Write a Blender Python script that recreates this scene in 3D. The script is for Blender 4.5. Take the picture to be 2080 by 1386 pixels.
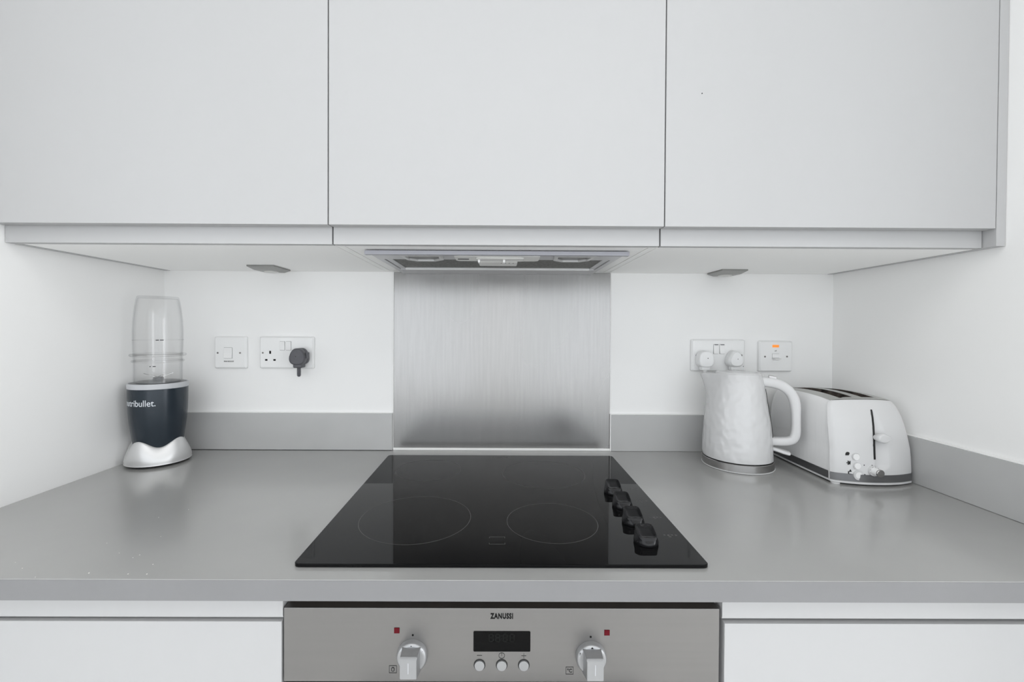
import bpy, bmesh, math, random
from mathutils import Vector, Matrix

# ------------------------------------------------------------------ clear
for o in list(bpy.data.objects):
    bpy.data.objects.remove(o, do_unlink=True)
S = bpy.context.scene
COL = S.collection
random.seed(4)
PI = math.pi
ZW = 0.9                                  # height of the worktop; most z below are measured from it

# ------------------------------------------------------------------ camera
F = 881.66; YAW = -0.00386; PITCH = -0.01108; ROLL = 0.00515
CX, CY, CZ = 0.00184, -1.18317, 0.32959 + ZW
cam_d = bpy.data.cameras.new('camera')
cam = bpy.data.objects.new('camera', cam_d)
COL.objects.link(cam)
cyw, syw = math.cos(YAW), math.sin(YAW)
cp, sp = math.cos(PITCH), math.sin(PITCH)
Xa = Vector((cyw, syw, 0)); Y1 = Vector((-syw, cyw, 0)); Zu = Vector((0, 0, 1))
Fw = Y1 * cp + Zu * sp
Up = -Y1 * sp + Zu * cp
cr, sr = math.cos(ROLL), math.sin(ROLL)
R_ = Xa * cr + Up * sr
U_ = -Xa * sr + Up * cr
M = Matrix((R_, U_, -Fw)).transposed().to_4x4()
M.translation = Vector((CX, CY, CZ))
cam.matrix_world = M
cam_d.sensor_width = 36.0
cam_d.lens = F / 2080 * 36.0
cam_d.shift_x = 23.0 / 2080
cam_d.shift_y = -13.6 / 2080
cam_d.clip_start = 0.02
S.camera = cam

# ------------------------------------------------------------------ world, lights, exposure
S.view_settings.view_transform = 'Standard'
S.view_settings.look = 'None'
S.view_settings.gamma = 1.0
S.view_settings.use_curve_mapping = False
S.view_settings.exposure = 0.20
W = bpy.data.worlds.new('world'); S.world = W; W.use_nodes = True
W.node_tree.nodes['Background'].inputs[0].default_value = (0.80, 0.90, 1.0, 1)
W.node_tree.nodes['Background'].inputs[1].default_value = 1.0
S.cycles.max_bounces = 16
S.cycles.diffuse_bounces = 8
S.cycles.glossy_bounces = 6
S.cycles.transmission_bounces = 12
S.cycles.transparent_max_bounces = 12
S.cycles.use_denoising = True


def area(name, loc, target, sx, sy, power, col):
    l = bpy.data.lights.new(name, 'AREA'); l.shape = 'RECTANGLE'
    l.size = sx; l.size_y = sy; l.energy = power; l.color = col
    o = bpy.data.objects.new(name, l); COL.objects.link(o)
    o.location = loc
    o.rotation_euler = (Vector(target) - Vector(loc)).to_track_quat('-Z', 'Y').to_euler()
    return o


# added area lights out of view, spread wide to even out the lighting
# a broad one behind the camera, one from each side and one overhead
area('fill_light_rear', (0, -2.58, 1.22), (0, 0, 1.22), 5.0, 1.35, 21.5, (1.0, 0.99, 0.98))
area('fill_light_left', (-2.70, -1.65, 1.2), (0, -1.65, 1.2), 1.5, 1.35, 10, (1.0, 0.99, 0.985))
area('fill_light_right', (2.70, -1.65, 1.2), (0, -1.65, 1.2), 1.5, 1.35, 25, (0.985, 0.985, 1.0))
area('fill_light_ceiling', (0.0, -1.6, 2.38), (0.0, -1.6, 0), 1.6, 1.0, 6, (1.0, 0.985, 0.965))


# ------------------------------------------------------------------ materials
def mat(name, col, rough=0.5, metal=0.0, spec=0.5, trans=0.0, ior=1.45, noise=None, bump=None,
        aniso=0.0, emit=None, coat=0.0, streak=None):
    m = bpy.data.materials.new(name); m.use_nodes = True
    nt = m.node_tree; b = nt.nodes['Principled BSDF']
    b.inputs['Base Color'].default_value = (*col, 1)
    b.inputs['Roughness'].default_value = rough
    b.inputs['Metallic'].default_value = metal
    b.inputs['Specular IOR Level'].default_value = spec
    b.inputs['Transmission Weight'].default_value = trans
    b.inputs['IOR'].default_value = ior
    b.inputs['Anisotropic'].default_value = aniso
    b.inputs['Coat Weight'].default_value = coat; b.inputs['Coat Roughness'].default_value = 0.16
    if emit:
        b.inputs['Emission Color'].default_value = (*emit[0], 1)
        b.inputs['Emission Strength'].default_value = emit[1]
    tc = nt.nodes.new('ShaderNodeTexCoord')

    def ntex(scale, detail, stretch=(1, 1, 1)):
        mp = nt.nodes.new('ShaderNodeMapping'); mp.inputs['Scale'].default_value = stretch
        nt.links.new(tc.outputs['Object'], mp.inputs['Vector'])
        n = nt.nodes.new('ShaderNodeTexNoise')
        n.inputs['Scale'].default_value = scale; n.inputs['Detail'].default_value = detail
        nt.links.new(mp.outputs[0], n.inputs['Vector'])
        return n
    if noise:                               # (scale, amount, detail[, stretch]) mottles the colour
        n = ntex(noise[0], noise[2], noise[3] if len(noise) > 3 else (1, 1, 1))
        r = nt.nodes.new('ShaderNodeMapRange')
        r.inputs['From Min'].default_value = 0.3; r.inputs['From Max'].default_value = 0.7
        r.inputs['To Min'].default_value = 1 - noise[1]; r.inputs['To Max'].default_value = 1 + noise[1]
        nt.links.new(n.outputs[0], r.inputs[0])
        mx = nt.nodes.new('ShaderNodeVectorMath'); mx.operation = 'SCALE'
        mx.inputs[0].default_value = col
        nt.links.new(r.outputs[0], mx.inputs['Scale'])
        nt.links.new(mx.outputs[0], b.inputs['Base Color'])
    if streak:                              # (scale, lo, hi, stretch) varies the roughness along the brushing
        n = ntex(streak[0], 1, streak[3])
        r = nt.nodes.new('ShaderNodeMapRange')
        r.inputs['From Min'].default_value = 0.3; r.inputs['From Max'].default_value = 0.7
        r.inputs['To Min'].default_value = streak[1]; r.inputs['To Max'].default_value = streak[2]
        nt.links.new(n.outputs[0], r.inputs[0])
        nt.links.new(r.outputs[0], b.inputs['Roughness'])
    if bump:                                # (scale, strength, distance[, stretch])
        n = ntex(bump[0], bump[4] if len(bump) > 4 else 3, bump[3] if len(bump) > 3 else (1, 1, 1))
        bp = nt.nodes.new('ShaderNodeBump')
        bp.inputs['Strength'].default_value = bump[1]; bp.inputs['Distance'].default_value = bump[2]
        nt.links.new(n.outputs[0], bp.inputs['Height'])
        nt.links.new(bp.outputs[0], b.inputs['Normal'])
    return m


MT = {}
MT['wall'] = mat('wall_paint', (0.848, 0.847, 0.840), 0.55, spec=0.3, noise=(3, 0.01, 2), bump=(60, 0.03, 0.002))
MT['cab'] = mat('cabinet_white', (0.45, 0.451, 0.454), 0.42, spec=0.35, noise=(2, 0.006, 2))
MT['carc'] = mat('carcass_white', (0.95, 0.95, 0.94), 0.5, spec=0.35, noise=(2, 0.01, 2))  # whiter than the doors; light for the dim undersides put into the colour
MT['work'] = mat('worktop_grey', (0.325, 0.325, 0.317), 0.3, coat=0.8, noise=(9, 0.025, 5), bump=(400, 0.02, 0.0005))
MT['edge'] = mat('edge_shade_grey', (0.215, 0.215, 0.22), 0.42, spec=0.4, noise=(9, 0.025, 5), bump=(400, 0.02, 0.0005))  # worktop grey darkened; weaker front light is put into the colour
MT['upst'] = mat('upstand_grey', (0.46, 0.462, 0.46), 0.33, spec=0.5, noise=(5, 0.06, 3))  # worktop grey lightened; extra light in the recess put into the colour
MT['seal'] = mat('white_sealant', (0.86, 0.86, 0.85), 0.35, noise=(20, 0.01, 2))
MT['steel'] = mat('brushed_steel', (0.305, 0.301, 0.295), 0.26, 1.0, noise=(70, 0.028, 2, (2.2, 1, 0.12)),
                  streak=(3, 0.23, 0.31, (1, 1, 0.6)), bump=(260, 0.02, 0.0003, (0.03, 1, 1)))
MT['steel_oven'] = mat('oven_steel', (0.25, 0.244, 0.239), 0.40, 1.0, noise=(4, 0.03, 4),
                       streak=(5, 0.38, 0.44, (1, 1, 30)), bump=(220, 0.05, 0.0004, (0.03, 1, 1)))
MT['steel_band'] = mat('band_steel', (0.38, 0.375, 0.37), 0.25, 1.0, noise=(8, 0.04, 3))
MT['band_dark'] = mat('dark_satin_band', (0.20, 0.20, 0.205), 0.33, 0.8, noise=(8, 0.04, 3))
MT['wedge'] = mat('wedge_light_metal', (0.27, 0.27, 0.26), 0.3, 0.9, noise=(20, 0.05, 2))
MT['alu'] = mat('satin_aluminium', (0.39, 0.395, 0.403), 0.38, 0.8, noise=(20, 0.02, 2))
MT['silver'] = mat('silver_paint', (0.66, 0.66, 0.66), 0.38, 0.5, noise=(20, 0.01, 2))
MT['hood'] = mat('hood_grey', (0.55, 0.55, 0.565), 0.4, 0.4, noise=(10, 0.02, 2))
MT['hoodbar'] = mat('hood_bar', (0.34, 0.342, 0.375), 0.45, 0.2, noise=(10, 0.02, 2))
MT['filter'] = mat('filter_mesh', (0.15, 0.15, 0.142), 0.5, 0.5, noise=(180, 0.35, 2), bump=(300, 0.5, 0.001))
MT['ivory'] = mat('offwhite_plastic', (0.72, 0.72, 0.70), 0.35, noise=(20, 0.01, 2))
MT['lens'] = mat('frosted_lens', (0.62, 0.62, 0.60), 0.25, noise=(30, 0.02, 2))
MT['lensdark'] = mat('lamp_recess', (0.13, 0.13, 0.125), 0.35, 0.3, noise=(30, 0.05, 2))
MT['glassblk'] = mat('black_glass', (0.004, 0.004, 0.0043), 0.03, spec=0.19, noise=(12, 0.25, 5))
MT['print'] = mat('hob_print', (0.085, 0.085, 0.082), 0.4, spec=0.2, noise=(30, 0.05, 2))
MT['printf'] = mat('hob_print_faint', (0.06, 0.06, 0.06), 0.4, spec=0.2, noise=(30, 0.05, 2))
MT['knobblk'] = mat('black_knob_plastic', (0.009, 0.009, 0.010), 0.16, spec=0.35, noise=(60, 0.1, 2))
MT['black'] = mat('black_plastic', (0.012, 0.012, 0.012), 0.35, noise=(30, 0.1, 2))
MT['ink'] = mat('black_ink', (0.008, 0.008, 0.008), 0.6, spec=0.1, noise=(30, 0.05, 2))
MT['inkg'] = mat('grey_ink', (0.04, 0.04, 0.04), 0.6, spec=0.15, noise=(30, 0.05, 2))
MT['display'] = mat('display_glass', (0.006, 0.006, 0.006), 0.06, spec=0.06, noise=(30, 0.1, 2))
MT['digit'] = mat('unlit_digit', (0.012, 0.013, 0.012), 0.6, spec=0.1, noise=(30, 0.05, 2))
MT['red'] = mat('red_indicator', (0.10, 0.006, 0.011), 0.3, spec=0.1, noise=(60, 0.05, 2))
MT['brown'] = mat('housing_brown', (0.055, 0.042, 0.034), 0.5, noise=(30, 0.2, 4))
MT['plate'] = mat('socket_plastic', (0.82, 0.822, 0.818), 0.28, noise=(30, 0.008, 2))
MT['rocker'] = mat('rocker_plastic', (0.83, 0.83, 0.826), 0.25, noise=(30, 0.008, 2))
MT['plugg'] = mat('grey_plug', (0.085, 0.085, 0.095), 0.42, noise=(60, 0.08, 3))
MT['plugw'] = mat('white_plug', (0.80, 0.803, 0.803), 0.3, noise=(30, 0.01, 2))
MT['screw'] = mat('nickel_screw', (0.35, 0.34, 0.33), 0.35, 1.0, noise=(90, 0.1, 2))
MT['neon'] = mat('orange_neon', (0.35, 0.08, 0.01), 0.3, emit=((1.0, 0.30, 0.04), 0.75), noise=(300, 0.15, 2))
MT['kettle'] = mat('kettle_white', (0.61, 0.61, 0.613), 0.14, spec=0.5, noise=(20, 0.006, 2), bump=(75, 0.42, 0.005, (1, 1, 0.8), 0))
MT['kplastic'] = mat('white_gloss_plastic', (0.63, 0.63, 0.633), 0.22, noise=(20, 0.006, 2))
MT['toast'] = mat('toaster_white', (0.62, 0.62, 0.622), 0.3, noise=(20, 0.006, 2))
MT['toastrib'] = mat('toaster_ribbed_white', (0.80, 0.80, 0.80), 0.3, noise=(20, 0.01, 2), bump=(130, 0.35, 0.0015, (0.1, 1, 0.04)))  # lighter than the end shells; missing light from the left put into the colour
MT['toptrim'] = mat('toaster_top_metal', (0.48, 0.48, 0.46), 0.34, 0.85, noise=(15, 0.05, 3))
MT['slot'] = mat('scorched_slot', (0.10, 0.082, 0.070), 0.5, 0.4, noise=(45, 0.8, 5))
def clear_plastic():
    """clear moulded plastic: lets light through, mirrors a little, greys where the wall is seen edge-on"""
    m = bpy.data.materials.new('clear_plastic'); m.use_nodes = True; nt = m.node_tree
    nt.nodes.remove(nt.nodes['Principled BSDF'])
    out = nt.nodes['Material Output']
    tr = nt.nodes.new('ShaderNodeBsdfTransparent'); gl = nt.nodes.new('ShaderNodeBsdfGlossy')
    gl.inputs['Roughness'].default_value = 0.06
    fr = nt.nodes.new('ShaderNodeMapRange'); fr.inputs['To Min'].default_value = 0.02; fr.inputs['To Max'].default_value = 0.42
    pw = nt.nodes.new('ShaderNodeMath'); pw.operation = 'POWER'; pw.inputs[1].default_value = 3.5
    lw = nt.nodes.new('ShaderNodeLayerWeight'); lw.inputs['Blend'].default_value = 0.5
    cr = nt.nodes.new('ShaderNodeValToRGB')
    cr.color_ramp.elements[0].color = (0.985, 0.985, 0.985, 1); cr.color_ramp.elements[0].position = 0.45
    cr.color_ramp.elements[1].color = (0.90, 0.905, 0.91, 1)
    mx = nt.nodes.new('ShaderNodeMixShader')
    nt.links.new(lw.outputs['Facing'], cr.inputs[0]); nt.links.new(cr.outputs[0], tr.inputs['Color'])
    nt.links.new(lw.outputs['Facing'], pw.inputs[0]); nt.links.new(pw.outputs[0], fr.inputs[0])
    nt.links.new(fr.outputs[0], mx.inputs[0]); nt.links.new(tr.outputs[0], mx.inputs[1]); nt.links.new(gl.outputs[0], mx.inputs[2])
    nt.links.new(mx.outputs[0], out.inputs['Surface'])
    return m


MT['clear'] = clear_plastic()
MT['bbody'] = mat('slate_blender_paint', (0.022, 0.031, 0.041), 0.22, 0.2, noise=(20, 0.03, 2))
MT['bring'] = mat('light_grey_plastic', (0.50, 0.51, 0.53), 0.35, noise=(20, 0.02, 2))
MT['btop'] = mat('mid_grey_plastic', (0.16, 0.165, 0.17), 0.35, noise=(20, 0.05, 2))
MT['logo'] = mat('pale_lettering', (0.66, 0.69, 0.73), 0.4, noise=(30, 0.02, 2))
MT['floor'] = mat('floor_tiles', (0.80, 0.79, 0.77), 0.4, noise=(5, 0.06, 4))
MT['crumb'] = mat('pale_crumbs', (0.75, 0.74, 0.70), 0.6, noise=(200, 0.1, 2))
MT['gap'] = mat('dark_gap_grey', (0.16, 0.16, 0.16), 0.6, noise=(30, 0.05, 2))  # dark grey of the oven body and the rocker recesses


# ------------------------------------------------------------------ mesh helpers
def nb():
    return bmesh.new()


def box(bm, x0, x1, y0, y1, z0, z1):
    v = [bm.verts.new((x, y, z)) for z in (z0, z1) for y in (y0, y1) for x in (x0, x1)]
    f = [(0, 2, 3, 1), (4, 5, 7, 6), (0, 1, 5, 4), (2, 6, 7, 3), (0, 4, 6, 2), (1, 3, 7, 5)]
    for a in f:
        bm.faces.new([v[i] for i in a])
    return v


def rbox(bm, x0, x1, y0, y1, z0, z1, b=0.001, seg=2):
    t = bmesh.new(); box(t, x0, x1, y0, y1, z0, z1)
    bmesh.ops.bevel(t, geom=t.edges[:], offset=b, segments=seg, affect='EDGES', profile=0.5)
    merge(bm, t)


def merge(bm, t):
    mp = {v: bm.verts.new(v.co) for v in t.verts}
    for f in t.faces:
        bm.faces.new([mp[v] for v in f.verts])
    t.free()


def loft(bm, rings, cap0=True, cap1=True):
    vs = [[bm.verts.new(p) for p in r] for r in rings]
    n = len(vs[0])
    for a, b in zip(vs, vs[1:]):
        for i in range(n):
            bm.faces.new((a[i], a[(i + 1) % n], b[(i + 1) % n], b[i]))
    if cap0: bm.faces.new(vs[0][::-1])
    if cap1: bm.faces.new(vs[-1])
    return vs


def lathe(bm, prof, n=64, cx=0, cy=0, closed=False):
    rings = [[(cx + r * math.cos(2 * PI * i / n), cy + r * math.sin(2 * PI * i / n), z) for i in range(n)] for r, z in prof]
    if closed:
        vs = [[bm.verts.new(p) for p in r] for r in rings]
        for k in range(len(vs)):
            a, b = vs[k], vs[(k + 1) % len(vs)]
            for i in range(n):
                bm.faces.new((a[i], a[(i + 1) % n], b[(i + 1) % n], b[i]))
    else:
        loft(bm, rings)


def cyl_y(bm, cx, cz, y0, y1, r, n=32, r1=None):
    """a disc whose axis runs along y (y1 is the outer face, towards the room)"""
    r1 = r if r1 is None else r1
    loft(bm, [[(cx + q * math.cos(2 * PI * i / n), y, cz + q * math.sin(2 * PI * i / n)) for i in range(n)] for y, q in ((y0, r), (y1, r1))])


def sup(n, a, b, e, cx=0.0, cy=0.0, z=0.0):
    out = []
    for i in range(n):
        t = 2 * PI * i / n
        c, s = math.cos(t), math.sin(t)
        out.append((cx + a * math.copysign(abs(c) ** (2 / e), c), cy + b * math.copysign(abs(s) ** (2 / e), s), z))
    return out


def prism(bm, pts, axis, lo, hi):
    """extrude a 2-D outline along an axis: 'x' takes (y,z), 'y' takes (x,z), 'z' takes (x,y)"""
    def P(p, t):
        return {'x': (t, p[0], p[1]), 'y': (p[0], t, p[1]), 'z': (p[0], p[1], t)}[axis]
    loft(bm, [[P(p, lo) for p in pts], [P(p, hi) for p in pts]])


def rrect(x0, x1, y0, y1, r, seg=5):
    out = []
    for cx, cy, a in ((x1 - r, y1 - r, 0), (x0 + r, y1 - r, 90), (x0 + r, y0 + r, 180), (x1 - r, y0 + r, 270)):
        for k in range(seg + 1):
            t = math.radians(a + 90 * k / seg)
            out.append((cx + r * math.cos(t), cy + r * math.sin(t)))
    return out


def sweep_xz(bm, path, a, b, n=20, e=2.6):
    """a rounded bar along a path in the xz plane; a = half thickness in the plane, b = across it"""
    rings = []
    for i, (x, z) in enumerate(path):
        p0 = path[max(i - 1, 0)]; p1 = path[min(i + 1, len(path) - 1)]
        t = Vector((p1[0] - p0[0], 0, p1[1] - p0[1])).normalized()
        nrm = Vector((-t.z, 0, t.x))
        ai = a[i] if isinstance(a, list) else a
        bi = b[i] if isinstance(b, list) else b
        rings.append([tuple(Vector((x, 0, z)) + nrm * p[0] + Vector((0, 1, 0)) * p[1]) for p in sup(n, ai, bi, e)])
    loft(bm, rings)


def finish(bm, angle=35):
    bmesh.ops.remove_doubles(bm, verts=bm.verts[:], dist=1e-6)
    bmesh.ops.recalc_face_normals(bm, faces=bm.faces[:])
    lim = math.radians(angle)
    for f in bm.faces: f.smooth = True
    for e in bm.edges:
        if len(e.link_faces) == 2:
            e.smooth = e.calc_face_angle(0) < lim
        else:
            e.smooth = False


ROOT = {}


def part(name, bm, m, parent=None, world=True, angle=35, label=None, recalc=True):
    """links bm as ONE mesh. world=True: bm is in room coordinates (z from the worktop)."""
    if recalc: finish(bm, angle)
    off = Vector((0, 0, 0))
    if world:
        if parent is not None:
            r = parent
            while r.parent: r = r.parent
            off = -Vector(ROOT[r.name])
        else:
            off = Vector((0, 0, ZW))
    for v in bm.verts: v.co += off
    me = bpy.data.meshes.new(name); bm.to_mesh(me); bm.free()
    me.materials.append(MT[m] if isinstance(m, str) else m)
    o = bpy.data.objects.new(name, me); COL.objects.link(o)
    if parent is not None: o.parent = parent
    if label: o['label'] = label
    o.modifiers.new('even_shading', 'WEIGHTED_NORMAL').keep_sharp = True
    return o


def thing(name, label, cat, loc, rotz=0.0, group=None):
    o = bpy.data.objects.new(name, None); COL.objects.link(o)
    o.empty_display_size = 0.05
    o.location = (loc[0], loc[1], loc[2] + ZW); o.rotation_euler = (0, 0, rotz)
    ROOT[o.name] = loc
    o['label'] = label; o['category'] = cat
    if group: o['group'] = group
    return o


def solo(name, bm, m, label, cat, loc, group=None, angle=35):
    """a thing that is one mesh, with its origin at loc"""
    finish(bm, angle)
    for v in bm.verts: v.co -= Vector(loc)
    me = bpy.data.meshes.new(name); bm.to_mesh(me); bm.free()
    me.materials.append(MT[m])
    o = bpy.data.objects.new(name, me); COL.objects.link(o)
    o.location = (loc[0], loc[1], loc[2] + ZW)
    ROOT[o.name] = loc
    o['label'] = label; o['category'] = cat
    if group: o['group'] = group
    o.modifiers.new('even_shading', 'WEIGHTED_NORMAL').keep_sharp = True
    return o


def struct(name, bm, m):
    o = part(name, bm, m); o['kind'] = 'structure'; return o


def textbm(txt, w, h, bold=0.0, depth=0.0002, spacing=1.0, flip=None):
    """lettering as a mesh in the xy plane, lower-left corner at 0,0, scaled to w by h"""
    c = bpy.data.curves.new('lettering', 'FONT'); c.body = txt; c.size = 1
    c.offset = bold; c.extrude = 0.0; c.space_character = spacing; c.resolution_u = 4
    o = bpy.data.objects.new('lettering', c); COL.objects.link(o)
    dg = bpy.context.evaluated_depsgraph_get(); dg.update()
    me = bpy.data.meshes.new_from_object(o.evaluated_get(dg))
    bm = bmesh.new(); bm.from_mesh(me)
    bpy.data.objects.remove(o, do_unlink=True); bpy.data.meshes.remove(me)
    xs = [v.co.x for v in bm.verts]; ys = [v.co.y for v in bm.verts]
    x0, x1, y0, y1 = min(xs), max(xs), min(ys), max(ys)
    sx = w / (x1 - x0); sy = h / (y1 - y0) if h else sx
    for v in bm.verts:
        v.co = Vector(((v.co.x - x0) * sx, (v.co.y - y0) * sy, 0))
    if depth:
        r = bmesh.ops.extrude_face_region(bm, geom=bm.faces[:])
        for g in r['geom']:
            if isinstance(g, bmesh.types.BMVert): g.co.z += depth
    return bm


def text_front(bm_txt, x0, z0, y):
    """stands lettering up on a plane facing the room"""
    for v in bm_txt.verts:
        x, yy, d = v.co
        v.co = Vector((x0 + x, y - d, z0 + yy))
    return bm_txt


def text_flat(bm_txt, x0, y0, z):
    for v in bm_txt.verts:
        x, yy, d = v.co
        v.co = Vector((x0 + x, y0 + yy, z + d))
    return bm_txt


# ------------------------------------------------------------------ the room
XL, XR = -0.907, 0.914
FL, CE = -0.9, 1.52
SX = 2.75
b = nb(); box(b, XL - 0.12, XR + 0.12, 0.0, 0.12, FL, CE); struct('wall_back', b, 'wall')
b = nb(); box(b, XL - 0.12, XL, -0.80, 0.0, FL, CE); box(b, -SX, XL - 0.12, -0.80, -0.70, FL, CE); struct('wall_left', b, 'wall')
b = nb(); box(b, XR, XR + 0.12, -0.80, 0.0, FL, CE); box(b, XR + 0.12, SX, -0.80, -0.70, FL, CE); struct('wall_right', b, 'wall')


def holed(name, u0, u1, h0, h1, z0, z1, mk):
    """a wall running u0..u1 with one opening h0..h1, z0..z1"""
    b = nb()
    for a0, a1, c0, c1 in ((u0, h0, FL, CE), (h1, u1, FL, CE), (h0, h1, FL, z0), (h0, h1, z1, CE)): mk(b, a0, a1, c0, c1)
    struct(name, b, 'wall')


def frame_win(name, h0, h1, z0, z1, mk):
    b = nb(); m = (h0 + h1) / 2
    for a0 in (h0, m - 0.03, h1 - 0.06): mk(b, a0, a0 + 0.06, z0, z1)
    for c0 in (z0, z1 - 0.06): mk(b, h0 + 0.06, h1 - 0.06, c0, c0 + 0.06)
    struct(name, b, 'cab')


WZ0, WZ1 = -0.36, 1.02  # openings in the unseen walls, sized along with the added fill lights
rear = lambda b, a0, a1, c0, c1: box(b, a0, a1, -2.72, -2.62, c0, c1)
rearf = lambda b, a0, a1, c0, c1: rbox(b, a0, a1, -2.70, -2.65, c0, c1, 0.004)
for n, s_, xx in (('wall_front_left', -1, 0), ('wall_front_right', 1, 1)):
    u0, u1 = (-SX, 0) if s_ < 0 else (0, SX)
    h0, h1 = (-2.50, -0.03) if s_ < 0 else (0.03, 2.50)
    holed(n, u0, u1, h0, h1, WZ0, WZ1, rear); frame_win('window_%d' % (xx + 1), h0, h1, WZ0, WZ1, rearf)
for n, sx_, k in (('wall_side_left', -1, 3), ('wall_side_right', 1, 4)):
    xa, xb = (-SX - 0.1, -SX) if sx_ < 0 else (SX, SX + 0.1)
    holed(n, -2.72, -0.70, -2.42, -0.88, WZ0, WZ1, lambda b, a0, a1, c0, c1: box(b, xa, xb, a0, a1, c0, c1))
    frame_win('window_%d' % k, -2.42, -0.88, WZ0, WZ1, lambda b, a0, a1, c0, c1: rbox(b, xa + 0.02, xb - 0.02, a0, a1, c0, c1, 0.004))
b = nb(); box(b, -SX - 0.1, SX + 0.1, -2.72, 0.12, FL - 0.1, FL); struct('floor', b, 'floor')
b = nb(); box(b, -SX - 0.1, SX + 0.1, -2.72, 0.12, CE, CE + 0.1); struct('ceiling', b, 'wall')

# ------------------------------------------------------------------ wall cabinets
HC, HD, DD, DR = 0.485, 0.516, 0.403, 0.381          # underside, door bottom, door face, rail face
CT = 1.205
S1, S2 = -0.3052, 0.2982                              # seams between the units
LX, RX = XL + 0.0175, 0.8962


def wall_unit(x0, x1, label, centre=False, xd=None):
    xd = x0 if xd is None else xd
    cx = (x0 + x1) / 2
    t = thing('wall_cabinet', label, 'cabinet', (cx, -0.19, HC), group='white wall cabinets above the worktop')
    b = nb()
    if centre:
        for a0, a1 in ((x0 + 0.0006, x0 + 0.0150), (x1 - 0.0150, x1 - 0.0006)): box(b, a0, a1, -DR + 0.017, -0.001, HC, CT)
        box(b, x0 + 0.0158, x1 - 0.0158, -DR + 0.018, -0.003, HC + 0.0006, HC + 0.016)
    else:
        box(b, x0 + 0.0006, x1 - 0.0006, -DR + 0.017, -0.001, HC, CT)
    box(b, x0 + 0.001, x1 - 0.001, -DR + 0.016, -0.004, HC + 0.02, CT)
    box(b, x0 + 0.0002, x1 - 0.0002, -DR - 0.0025, -DR + 0.016, HC + 0.061, CT)
    part('carcass', b, 'carc', t)
    b = nb(); rbox(b, xd + 0.0013, x1 - 0.0013, -DR, -DR + 0.016, HC, HC + 0.06, 0.0006)
    part('handle_rail', b, 'cab', t)
    b = nb(); rbox(b, xd + 0.0010, x1 - 0.0010, -DD, -DD + 0.0185, HD, CT, 0.0009)
    d = part('door', b, 'cab', t)
    return t, d


wall_unit(LX, S1, 'white flat door wall cabinet at the left, above the blender and switches', False, XL)
wall_unit(S1, S2, 'white flat door wall cabinet in the middle, with the extractor under it', True)
_, dr = wall_unit(S2, RX, 'white flat door wall cabinet at the right, above the kettle and toaster')
b = nb(); cyl_y(b, 0.363, 0.754, -DD + 0.0002, -DD - 0.0006, 0.0010, 12)
part('speck', b, 'inkg', dr, label='tiny dark speck')
for x0, x1, yfr, lab in ((XL, LX, DR - 0.0165, 'narrow white filler panel between left wall cabinet and left wall'),
                    (RX, XR, DD, 'narrow white filler panel between right wall cabinet and right wall')):
    b = nb(); rbox(b, x0 + 0.0004, x1 - 0.0004, -yfr, -0.001, HC - 0.0005, CT, 0.0007)
    solo('filler_panel', b, 'cab', lab, 'panel', ((x0 + x1) / 2, -0.2, HC))

# under-cabinet lights
def cab_light(x0, x1, yf, yb, inl, inr, label):
    t = thing('under_cabinet_light', label, 'light', ((x0 + x1) / 2, (yf + yb) / 2, HC), group='wedge lights under the wall cabinets')
    zt, zb = HC, HC - 0.0095
    b = nb()
    loft(b, [[(x0, yf, zt), (x1, yf, zt), (x1, yb, zt), (x0, yb, zt)],
             [(x0, yf, zt - 0.0035), (x1, yf, zt - 0.0035), (x1, yb, zt - 0.0035), (x0, yb, zt - 0.0035)],
             [(x0 + inl, yf + 0.022, zb), (x1 - inr, yf + 0.022, zb), (x1 - inr, yb - 0.006, zb), (x0 + inl, yb - 0.006, zb)]])
    part('housing', b, 'wedge', t)
    b = nb(); lathe(b, [(0.017, zb + 0.001), (0.017, zb - 0.0015), (0.012, zb - 0.003), (0.001, zb - 0.0035)], 28, (x0 + x1) / 2, (yf + yb) / 2 + 0.010)
    part('lens', b, 'lens', t)


cab_light(-0.617, -0.551, -0.117, -0.030, 0.006, 0.013, 'small grey wedge light under the left wall cabinet')
cab_light(0.5650, 0.6300, -0.088, -0.008, 0.013, 0.006, 'small grey wedge light under the right wall cabinet')

# ------------------------------------------------------------------ extractor hood
t = thing('extractor_hood', 'slim grey extractor with slider controls under the middle wall cabinet', 'extractor', (-0.003, -0.17, HC))
HX0, HX1, ZH = -0.262, 0.2565, 0.4795
b = nb()
rbox(b, HX0 + 0.004, HX1 - 0.004, -0.322, -0.2475, ZH, HC, 0.0008)
for a0, a1 in ((HX0 + 0.004, -0.246), (0.2405, HX1 - 0.004)):
    rbox(b, a0, a1, -0.2475, -0.004, ZH, HC, 0.0008)
rbox(b, -0.246, 0.2405, -0.092, -0.004, ZH - 0.0002, HC, 0.0008)
for a0, a1 in ((-0.2445, -0.2305), (0.2255, 0.2395)):
    rbox(b, a0, a1, -0.2475, -0.094, ZH + 0.0015, HC, 0.0008)
part('hood_body', b, 'hood', t)
b = nb(); rbox(b, HX0, HX1, -0.333, -0.3225, 0.4752, HC - 0.0015, 0.0008); rbox(b, HX0, HX1, -0.3225, -0.316, 0.4772, HC, 0.0006)
part('front_bar', b, 'hoodbar', t)
b = nb(); rbox(b, -0.2305, 0.2255, -0.2475, -0.098, HC - 0.0022, HC - 0.0006, 0.0002); part('grease_filter', b, 'filter', t)
b = nb(); rbox(b, -0.2305, 0.2255, -0.104, -0.093, ZH - 0.0022, HC - 0.002, 0.0008); part('filter_lip', b, 'silver', t, label='bright strip at the back of the filter')
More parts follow.
